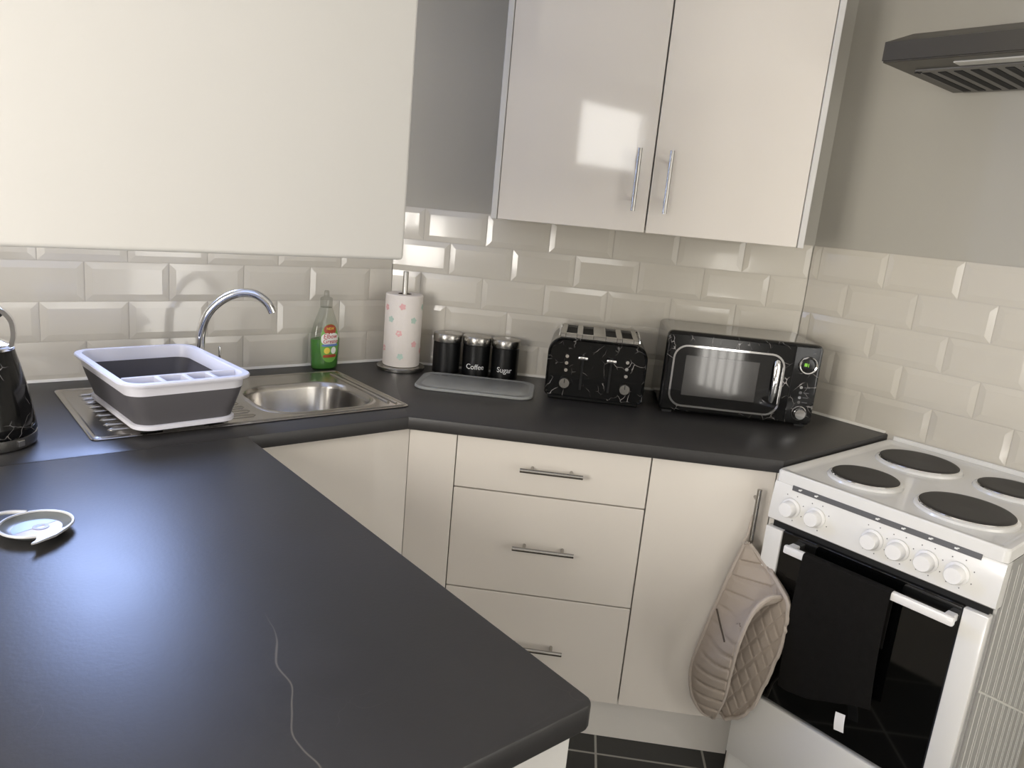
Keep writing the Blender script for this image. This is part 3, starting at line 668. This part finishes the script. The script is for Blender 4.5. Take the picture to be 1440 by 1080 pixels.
# ------------------------------------------------------------------ wall cabinets
wu = thing('wall_cabinet', 'white gloss two-door wall cabinet above the toaster and microwave', 'cabinet', (0, 0, 0), RB)
Z0, Z1 = H + .502, H + .502 + .72
bm = bmesh.new(); box(bm, .3685, 1.1705, -.318, -.012, Z0 + .004, Z0 + .022); box(bm, .3685, 1.1705, -.318, -.012, Z1 - .018, Z1); box(bm, .3685, 1.1705, -.022, -.012, Z0 + .022, Z1 - .018); box(bm, .764, .776, -.30, -.022, Z0 + .022, Z1 - .018); part('carcass', bm, M['carcass'], wu)
for a, b_ in ((.3505, .3665), (1.1725, 1.1885)): part('side_panel', bx(a, b_, -.342, -.010, Z0 - .001, Z1, .0015, 1), M['panel'], wu, 'white side panel')
for a, b_, hx in ((.3682, .7672, .7285), (.7712, 1.1705, .8115)):
    f = part('door', bx(a, b_, -.3400, -.3205, Z0, Z1, .0012, 1), M['gloss'], wu); bar_handle(f, hx, H + .636, .160, -.340, True)
wcab = thing('hanging_cabinet', 'plain white cabinet with rounded edges hung from the ceiling above the peninsula, upper left', 'cabinet')
zb = H + .4455
part('front_panel', bx(-1.345, -.700, -1.200, -1.178, zb, ZC - .003, .006, 4), M['panel'], wcab)
part('carcass', bx(-1.340, -.706, -1.177, -.87, zb + .004, ZC - .002, .002, 1), M['carcass'], wcab)

# ------------------------------------------------------------------ cooker
ck = thing('cooker', 'white freestanding electric cooker with four solid hotplates against the right wall', 'cooker', (CX, -1.268, 0), RC)
HT = H - .012
bm = bmesh.new(); box(bm, .006, .494, -.565, -.02, .06, HT - .03); part('body', bm, M['enamel'], ck)
bm = bmesh.new()
loft(bm, [[(x + .25, y - .305, z) for x, y in rrect(.498 - 2 * e, .588 - 2 * e, .012, 4)] for e, z in ((.002, HT - .030), (0, HT - .028), (0, HT - .004), (.003, HT), (.014, HT), (.020, HT - .004), (.03, HT - .006))])
hob = part('hob', bm, M['enamel'], ck, 'white enamel hob')
def plate(x, y, r):
    bm = bmesh.new(); lathe(bm, [(r + .012, HT - .0062), (r + .010, HT - .001), (r + .004, HT + .002), (r + .001, HT + .001)], x, y, 56, False, False); tr = part('plate_trim', bm, M['enamel'], hob)
    bm = bmesh.new(); lathe(bm, [(r + .002, HT - .006), (r + .002, HT + .005), (r - .001, HT + .0068), (r - .012, HT + .0072), (.022, HT + .0068), (.0005, HT + .006)], x, y, 56); part('hotplate', bm, M['plate'], hob, 'dark iron hotplate')
    bm = bmesh.new(); lathe(bm, [(r + .0022, HT + .0005), (r + .0042, HT + .0025), (r + .0030, HT + .0045), (r + .0021, HT + .0045)], x, y, 56, False, False); part('steel_ring', bm, M['chrome'], hob)
for x, y, r in ((.142, -.447, .073), (.152, -.172, .092), (.362, -.437, .092), (.368, -.165, .073)): plate(x, y, r)
bm = bmesh.new(); box(bm, .012, .488, -.012, -.003, HT - .01, HT + .012, .003, 1); part('splash_lip', bm, M['enamel'], ck)
# control panel, leaning slightly
PT, PB = HT - .029, H - .137
bm = bmesh.new()
prof = [(-.570, PT), (-.598, PT), (-.601, PT - .006), (-.607, PB + .014), (-.606, PB + .004), (-.600, PB), (-.570, PB)]
loft(bm, [[(x, y * f + (1 - f) * -.58, z) for y, z in prof] for x, f in ((.002, .985), (.008, 1), (.494, 1), (.500, .985))])
cp = part('control_panel', bm, M['enamel'], ck, 'white control panel')
def py(z): return -.601 - .006 * ((PT - .006) - z) / ((PT - .006) - (PB + .014))
def sheared(bm, base=-.6):
    for v in bm.verts: v.co.y += py(v.co.z) 
    return bm
part('grey_strip', sheared(bx(.048, .456, -.0008, .001, H - .050, H - .038)), M['strip'], cp, 'grey printed strip')
for x in (.068, .108, .250, .305, .360, .410):
    bm = bmesh.new(); box(bm, x - .0042, x + .0018, -.0014, -.0006, H - .0460, H - .0425); bm = sheared(bm)
    for dx, dz in ((.004, .002),): box(bm, x + dx - .0024, x + dx + .0012, -.6060, -.6030, H - .0445 + dz, H - .0425 + dz)
    part('strip_symbol', bm, M['text'], cp, 'white printed symbol')
KN = (.055, .118, .250, .305, .363, .422)
for x in KN:
    z = H - .092; yk = py(z)
    bm = bmesh.new(); lathe(bm, [(.0235, -yk - .0005), (.0235, -yk + .004), (.0205, -yk + .0065), (.0190, -yk + .0075), (.0178, -yk + .024), (.0160, -yk + .0265), (.0004, -yk + .0268)], x, z, 32, True, True, 'Y')
    kb = part('knob', bm, M['plastic'], cp, 'white rotary knob')
for x in KN:
    for k in range(6):
        a = math.radians(-30 + 48 * k); q = .031; cx_, cz_ = x + q * math.sin(a), H - .090 + q * math.cos(a)
        if PB + .008 < cz_ < H - .053: part('dial_mark', sheared(bx(cx_ - .001, cx_ + .001, -.0009, .0005, cz_ - .001, cz_ + .001)), M['strip'], cp)
for x in (.097, .286): bm = bmesh.new(); part('indicator_lamp', sheared(disc(.0026, .001, x, H - .112, 12)), M['dark'], cp)
# oven door
DT, DB = PB - .016, .312
part('door_gap', bx(.012, .488, -.592, -.566, DB - .004, PB + .002), M['dark'], ck)
dg = part('oven_door', bx(.046, .447, -.604, -.580, DB, DT, .002, 1), M['ovenglass'], ck, 'black glass oven door')
for a, c in ((.001, .0455), (.4475, .494)): part('door_stile', bx(a, c, -.606, -.580, DB, DT - .002, .003, 2), M['enamel'], dg, 'white door stile')
bm = bmesh.new(); box(bm, .072, .446, -.640, -.626, DT - .038, DT - .018, .004, 2)
for x in (.085, .432): box(bm, x - .010, x + .010, -.628, -.6035, DT - .036, DT - .020, .002, 1)
part('door_handle', bm, M['plastic'], dg, 'white bar handle')
part('storage_drawer', bx(.002, .498, -.606, -.570, .105, DB - .008, .004, 2), M['enamel'], ck, 'white storage drawer front')
part('kick_panel', bx(.006, .494, -.595, -.570, .03, .102), M['enamel'], ck)
for x, y in ((.03, -.55), (.47, -.55), (.03, -.05), (.47, -.05)): bm = bmesh.new(); lathe(bm, [(.014, 0), (.014, .062)], x, y, 14); part('foot', bm, M['black'], ck)
# right side: ribbed grey steel
sp_ = part('side_panel', bx(.4945, .498, -.566, -.02, .06, HT - .032), M['sideg'], ck, 'grey ribbed side panel')
y = -.560; kk = 0
zs = lambda y: .542 - .521 * (y + .512)               # slanting joint between the upper and lower ribs
for up_, sh in ((True, 0), (False, .009)):
    bm = bmesh.new(); y = -.556 + sh; kk = 0
    while y < -.04:
        if up_: box(bm, .4975, .4995, y, y + .0028, zs(y) + .003, HT - .05, .0008, 1)
        else: box(bm, .4975, .4995, y, y + .0028, .07, zs(y) - .003, .0008, 1)
        y += (.040, .015)[kk % 2]; kk += 1
    part('rib', bm, M['siderib'], sp_, 'pale upright ribs', kind='stuff')
bm = bmesh.new(); loft(bm, [[(x, y, zs(y) + dz) for x, dz in ((.4975, -.003), (.4995, -.002), (.4995, .002), (.4975, .003))] for y in (-.562, -.03)]); part('seam', bm, M['siderib'], sp_)

# tea towel over the oven door handle
def sheet(name, surf, nu, nv, th, m, parent=None, **kw):
    """solid cloth from a surface function surf(u,v)->point, th thickness along the local normal"""
    g = [[Vector(surf(i / nu, j / nv)) for j in range(nv + 1)] for i in range(nu + 1)]
    def nrm(i, j):
        a = g[min(i + 1, nu)][j] - g[max(i - 1, 0)][j]; b_ = g[i][min(j + 1, nv)] - g[i][max(j - 1, 0)]; n_ = a.cross(b_)
        return n_.normalized() if n_.length > 1e-9 else Vector((0, -1, 0))
    bm = bmesh.new()
    A_ = [[bm.verts.new(g[i][j]) for j in range(nv + 1)] for i in range(nu + 1)]
    B_ = [[bm.verts.new(g[i][j] + nrm(i, j) * th) for j in range(nv + 1)] for i in range(nu + 1)]
    for i in range(nu):
        for j in range(nv):
            bm.faces.new((A_[i][j], A_[i + 1][j], A_[i + 1][j + 1], A_[i][j + 1])); bm.faces.new((B_[i][j], B_[i][j + 1], B_[i + 1][j + 1], B_[i + 1][j]))
    for i in range(nu):
        for j in (0, nv): bm.faces.new((A_[i][j], B_[i][j], B_[i + 1][j], A_[i + 1][j]))
    for j in range(nv):
        for i in (0, nu): bm.faces.new((A_[i][j], A_[i][j + 1], B_[i][j + 1], B_[i][j]))
    return bm
tw = thing('tea_towel', 'black tea towel draped over the oven door handle', 'towel', (CX, -1.268, 0), RC)
hz = DT - .018
def towel(u, v):
    x = .124 + .200 * u + .012 * (v * v)
    wav = .006 * math.sin(u * 9 + .5) * v + .003 * math.sin(u * 21) * v
    if v < .12:      # back drop, rising to the bar
        f = v / .12; return (x, -.622 + .0, hz - .14 + f * .137)
    if v < .2:
        f = (v - .12) / .08; a = PI * f; return (x, -.6335 + .0115 * math.cos(a), hz - .003 + .0055 * math.sin(a))
    f = (v - .2) / .8; bot = .345 + (-.052) * u + .012 * math.sin(u * 5)
    return (x - .018 * f + .012 * u * f, -.645 - .004 * f - .5 * wav + .02 * f * f, hz - .003 - bot * f)
part('cloth', sheet('cloth', towel, 26, 50, .0025, M['towel']), M['towel'], tw)
def tagf(u, v): return (.262 + .022 * u + .006 * v, -.6318 - .006 * math.sin(v * 2), hz - .330 - .040 * v + .004 * u)
part('care_label', sheet('t', tagf, 3, 8, .0006, M['tag']), M['tag'], tw, 'white care label')

# ------------------------------------------------------------------ oven gloves hanging from the cabinet handle
om = thing('oven_glove', 'taupe quilted double oven glove hanging from the base cabinet handle', 'oven glove', (0, 0, 0), RB)
def interp(c, t):
    t *= len(c) - 1; i = min(int(t), len(c) - 2); f = t - i
    P0, P1, P2, P3 = [Vector(c[max(0, min(len(c) - 1, k))]) for k in (i - 1, i, i + 1, i + 2)]
    return .5 * ((2 * P1) + (P2 - P0) * f + (2 * P0 - 5 * P1 + 4 * P2 - P3) * f * f + (3 * P1 - P0 - 3 * P2 + P3) * f ** 3)
# outlines as (s, n, z-H)
fL = [(1.092, -.640, -.225), (1.070, -.642, -.304), (1.047, -.645, -.395), (1.026, -.648, -.488), (1.010, -.650, -.578), (1.023, -.650, -.654), (1.054, -.650, -.702), (1.082, -.655, -.710)]
fR = [(1.104, -.645, -.221), (1.142, -.680, -.260), (1.177, -.740, -.297), (1.137, -.765, -.297), (1.103, -.775, -.333), (1.083, -.775, -.415), (1.083, -.750, -.508), (1.089, -.710, -.615), (1.086, -.665, -.705)]
def groove(t): return 1 - math.exp(-((t - round(t)) / .10) ** 2)      # 0 on a stitch line, 1 between lines
def front(u, v):
    a, b_ = interp(fL, v), interp(fR, v); p = a.lerp(b_, u)
    q = groove((p.z - .16 * p.x) / .040)
    bulge = .010 * math.sin(PI * u) * math.sin(PI * min(1, v * 1.05))
    p.y -= bulge + .0085 * q * min(1, 8 * u) * min(1, 8 * (1 - u)); return (p.x, p.y, p.z + H)
gl = part('front_pocket', sheet('f', front, 40, 200, .007, M['mitt']), M['mitt'], om)
kL = [(1.125, -.650, -.270), (1.085, -.632, -.365), (1.070, -.628, -.455), (1.062, -.626, -.545), (1.060, -.628, -.612), (1.062, -.630, -.666), (1.085, -.638, -.695)]
kR = [(1.150, -.700, -.264), (1.174, -.760, -.294), (1.180, -.770, -.321), (1.183, -.770, -.371), (1.182, -.760, -.434), (1.173, -.745, -.513), (1.160, -.725, -.605), (1.138, -.700, -.664), (1.112, -.670, -.697)]
def back(u, v):
    a, b_ = interp(kL, v), interp(kR, v); p = a.lerp(b_, u)
    w_ = p.x - p.y; q = groove((w_ * 1.2 + p.z) / .062) * groove((w_ * 1.2 - p.z) / .062)
    p.y += .012 * math.sin(PI * u) - .006 * q; return (p.x, p.y, p.z + H)
part('back_pocket', sheet('b', back, 70, 150, .006, M['mitt']), M['mitt'], om)
bm = bmesh.new()
def edge(bm, f, u, v0=0., v1=1., r=.0052): tube(bm, [Vector(f(u, v0 + (v1 - v0) * i / 40)) for i in range(41)], r, 8)
edge(bm, front, 0.); edge(bm, front, 1.); tube(bm, [Vector(front(i / 12, 1.)) for i in range(13)], .0052, 8)
edge(bm, back, 1.); tube(bm, [Vector(back(i / 12, 1.)) for i in range(13)], .005, 8)
part('binding', bm, M['mittedge'], om, 'paler taupe binding')
# the fold joining front and back at the right
fr_pts = [Vector(front(1., v)) for v in (.12, .18, .24, .285)]; 
def fold(u, v):
    a = Vector(front(1., .08 + .20 * v)); b_ = Vector(back(1., .22 * v)); m_ = a.lerp(b_, u); m_.x += .004 * math.sin(PI * u); return m_
part('fold', sheet('g', fold, 8, 12, .005, M['mitt']), M['mitt'], om)
bm = bmesh.new(); tube(bm, smooth_path([(1.092, -.632, H - .222), (1.098, -.632, H - .200), (1.101, -.628, H - .172), (1.106, -.620, H - .155), (1.112, -.612, H - .165), (1.112, -.612, H - .20), (1.103, -.622, H - .224)], 5), .0032, 8); part('hanging_loop', bm, M['mittedge'], om)
# shadow line of the front pocket's slit, painted in as a dark strip
bm = bmesh.new(); tube(bm, [Vector(front(.02 + .50 * f, .30 + .22 * f)) + Vector((0, -.0066, 0)) for f in [i / 12 for i in range(13)]], .0024, 6); part('slit_shade', bm, M['mittshade'], om)

# ------------------------------------------------------------------ extractor hood
hd = thing('extractor_hood', 'dark brown-black extractor hood on the wall above the cooker', 'extractor hood', (CX, -1.238, H + .936), RC)
hw, hdp = .56, .412
def hr(e, z, f=0.): return [(e, -hdp + e + f, z), (hw - e, -hdp + e + f, z), (hw - e, -.003, z), (e, -.003, z)]
bm = bmesh.new(); loft(bm, [hr(0, .004), hr(0, .044), hr(.034, .070, .022)]); part('canopy', bm, M['hood'], hd)
bm = bmesh.new(); box(bm, 0.002, hw - .002, -hdp + .002, -.004, 0, .0045, .001, 1); un = part('underside', bm, M['hood'], hd)
bm = bmesh.new(); box(bm, .035, hw - .035, -.315, -.020, -.004, .001, .001, 1); gr = part('filter_grille', bm, M['hoodgrille'], hd, 'grey slotted filter grille')
for k_ in range(14):
    x = .052 + k_ * .035; t_ = bmesh.new(); box(t_, -.009, .009, -.125, .125, -.0052, -.0035); t_.transform(Matrix.Translation((x, -.168, 0))); part('slot', t_, M['dark'], gr)
part('lamp_lens', bx(.14, hw - .10, -.372, -.335, -.003, .001, .001, 1), M['lightlens'], hd, 'pale lamp lens')
bm = bmesh.new(); box(bm, .030, .046, -.305, -.301, -.0055, -.0035); box(bm, .036, .040, -.312, -.294, -.0055, -.0035); part('latch', bm, M['dark'], hd)

# ------------------------------------------------------------------ daylight and camera
W_ = bpy.data.worlds.new('World'); SC.world = W_; W_.use_nodes = True
bg = W_.node_tree.nodes['Background']; bg.inputs['Color'].default_value = (.75, .85, 1., 1); bg.inputs['Strength'].default_value = .6
def daylight(name, loc, rot, sx, sy, rad, col):
    l = bpy.data.lights.new(name, 'AREA'); l.shape = 'RECTANGLE'; l.size = sx; l.size_y = sy; l.color = col; l.energy = rad * PI * sx * sy
    o = bpy.data.objects.new(name, l); COL.objects.link(o); o.location = loc; o.rotation_euler = rot; return o
daylight('sky_window_sink', ((WA[0] + WA[1]) / 2, .32, (WA[2] + WA[3]) / 2), (-PI / 2, 0, 0), WA[1] - WA[0], WA[3] - WA[2], 17., (.40, .54, 1.))
daylight('sky_window_left', (XL - .16, -3.5, 2.01), (0, -PI / 2, 0), .52, .8, 3., (1., .95, .86))
daylight('sky_window_side', (XL - .16, -1.6, 1.45), (0, -PI / 2, 0), 1.0, .8, 11., (1., .945, .87))
daylight('added_low_fill', (XL - .16, -2.55, .275), (0, -PI / 2, 0), .45, .9, 9., (1., .945, .87))  # added unseen fill light, brightens cooker front and base units
daylight('sky_window_low', (-1.70, YR - .16, .51), (PI / 2, 0, 0), .50, .82, 4., (1., .94, .84))
daylight('sky_window_rear', (-.315, YR - .16, 1.525), (PI / 2, 0, 0), .87, 1.15, 1.9, (1., .94, .84))
daylight('sky_garden_door', (.55, YR - .16, 1.075), (PI / 2, 0, 0), .66, 2.05, 2.6, (1., .94, .84))

f_, Rm, Cp = 1058.99, ((0.7687314, -0.6327950, 0.0928574), (-0.0750885, -0.2334788, -0.9694583), (0.6351485, 0.7382805, -0.2269981)), (-1.2891471, -2.1506846, 0.5345188 + H)
cam = bpy.data.cameras.new('camera'); co = bpy.data.objects.new('camera', cam); COL.objects.link(co)
m4 = Matrix.Identity(4)
for i in range(3):
    m4[i][0] = Rm[0][i]; m4[i][1] = -Rm[1][i]; m4[i][2] = -Rm[2][i]; m4[i][3] = Cp[i]
co.matrix_world = m4
cam.sensor_width = 36; cam.lens = 36 * f_ / 1440; cam.clip_start = .02
SC.camera = co
SC.view_settings.view_transform = 'Standard'; SC.view_settings.look = 'None'; SC.view_settings.gamma = 1; SC.view_settings.use_curve_mapping = False
SC.view_settings.exposure = 1.17
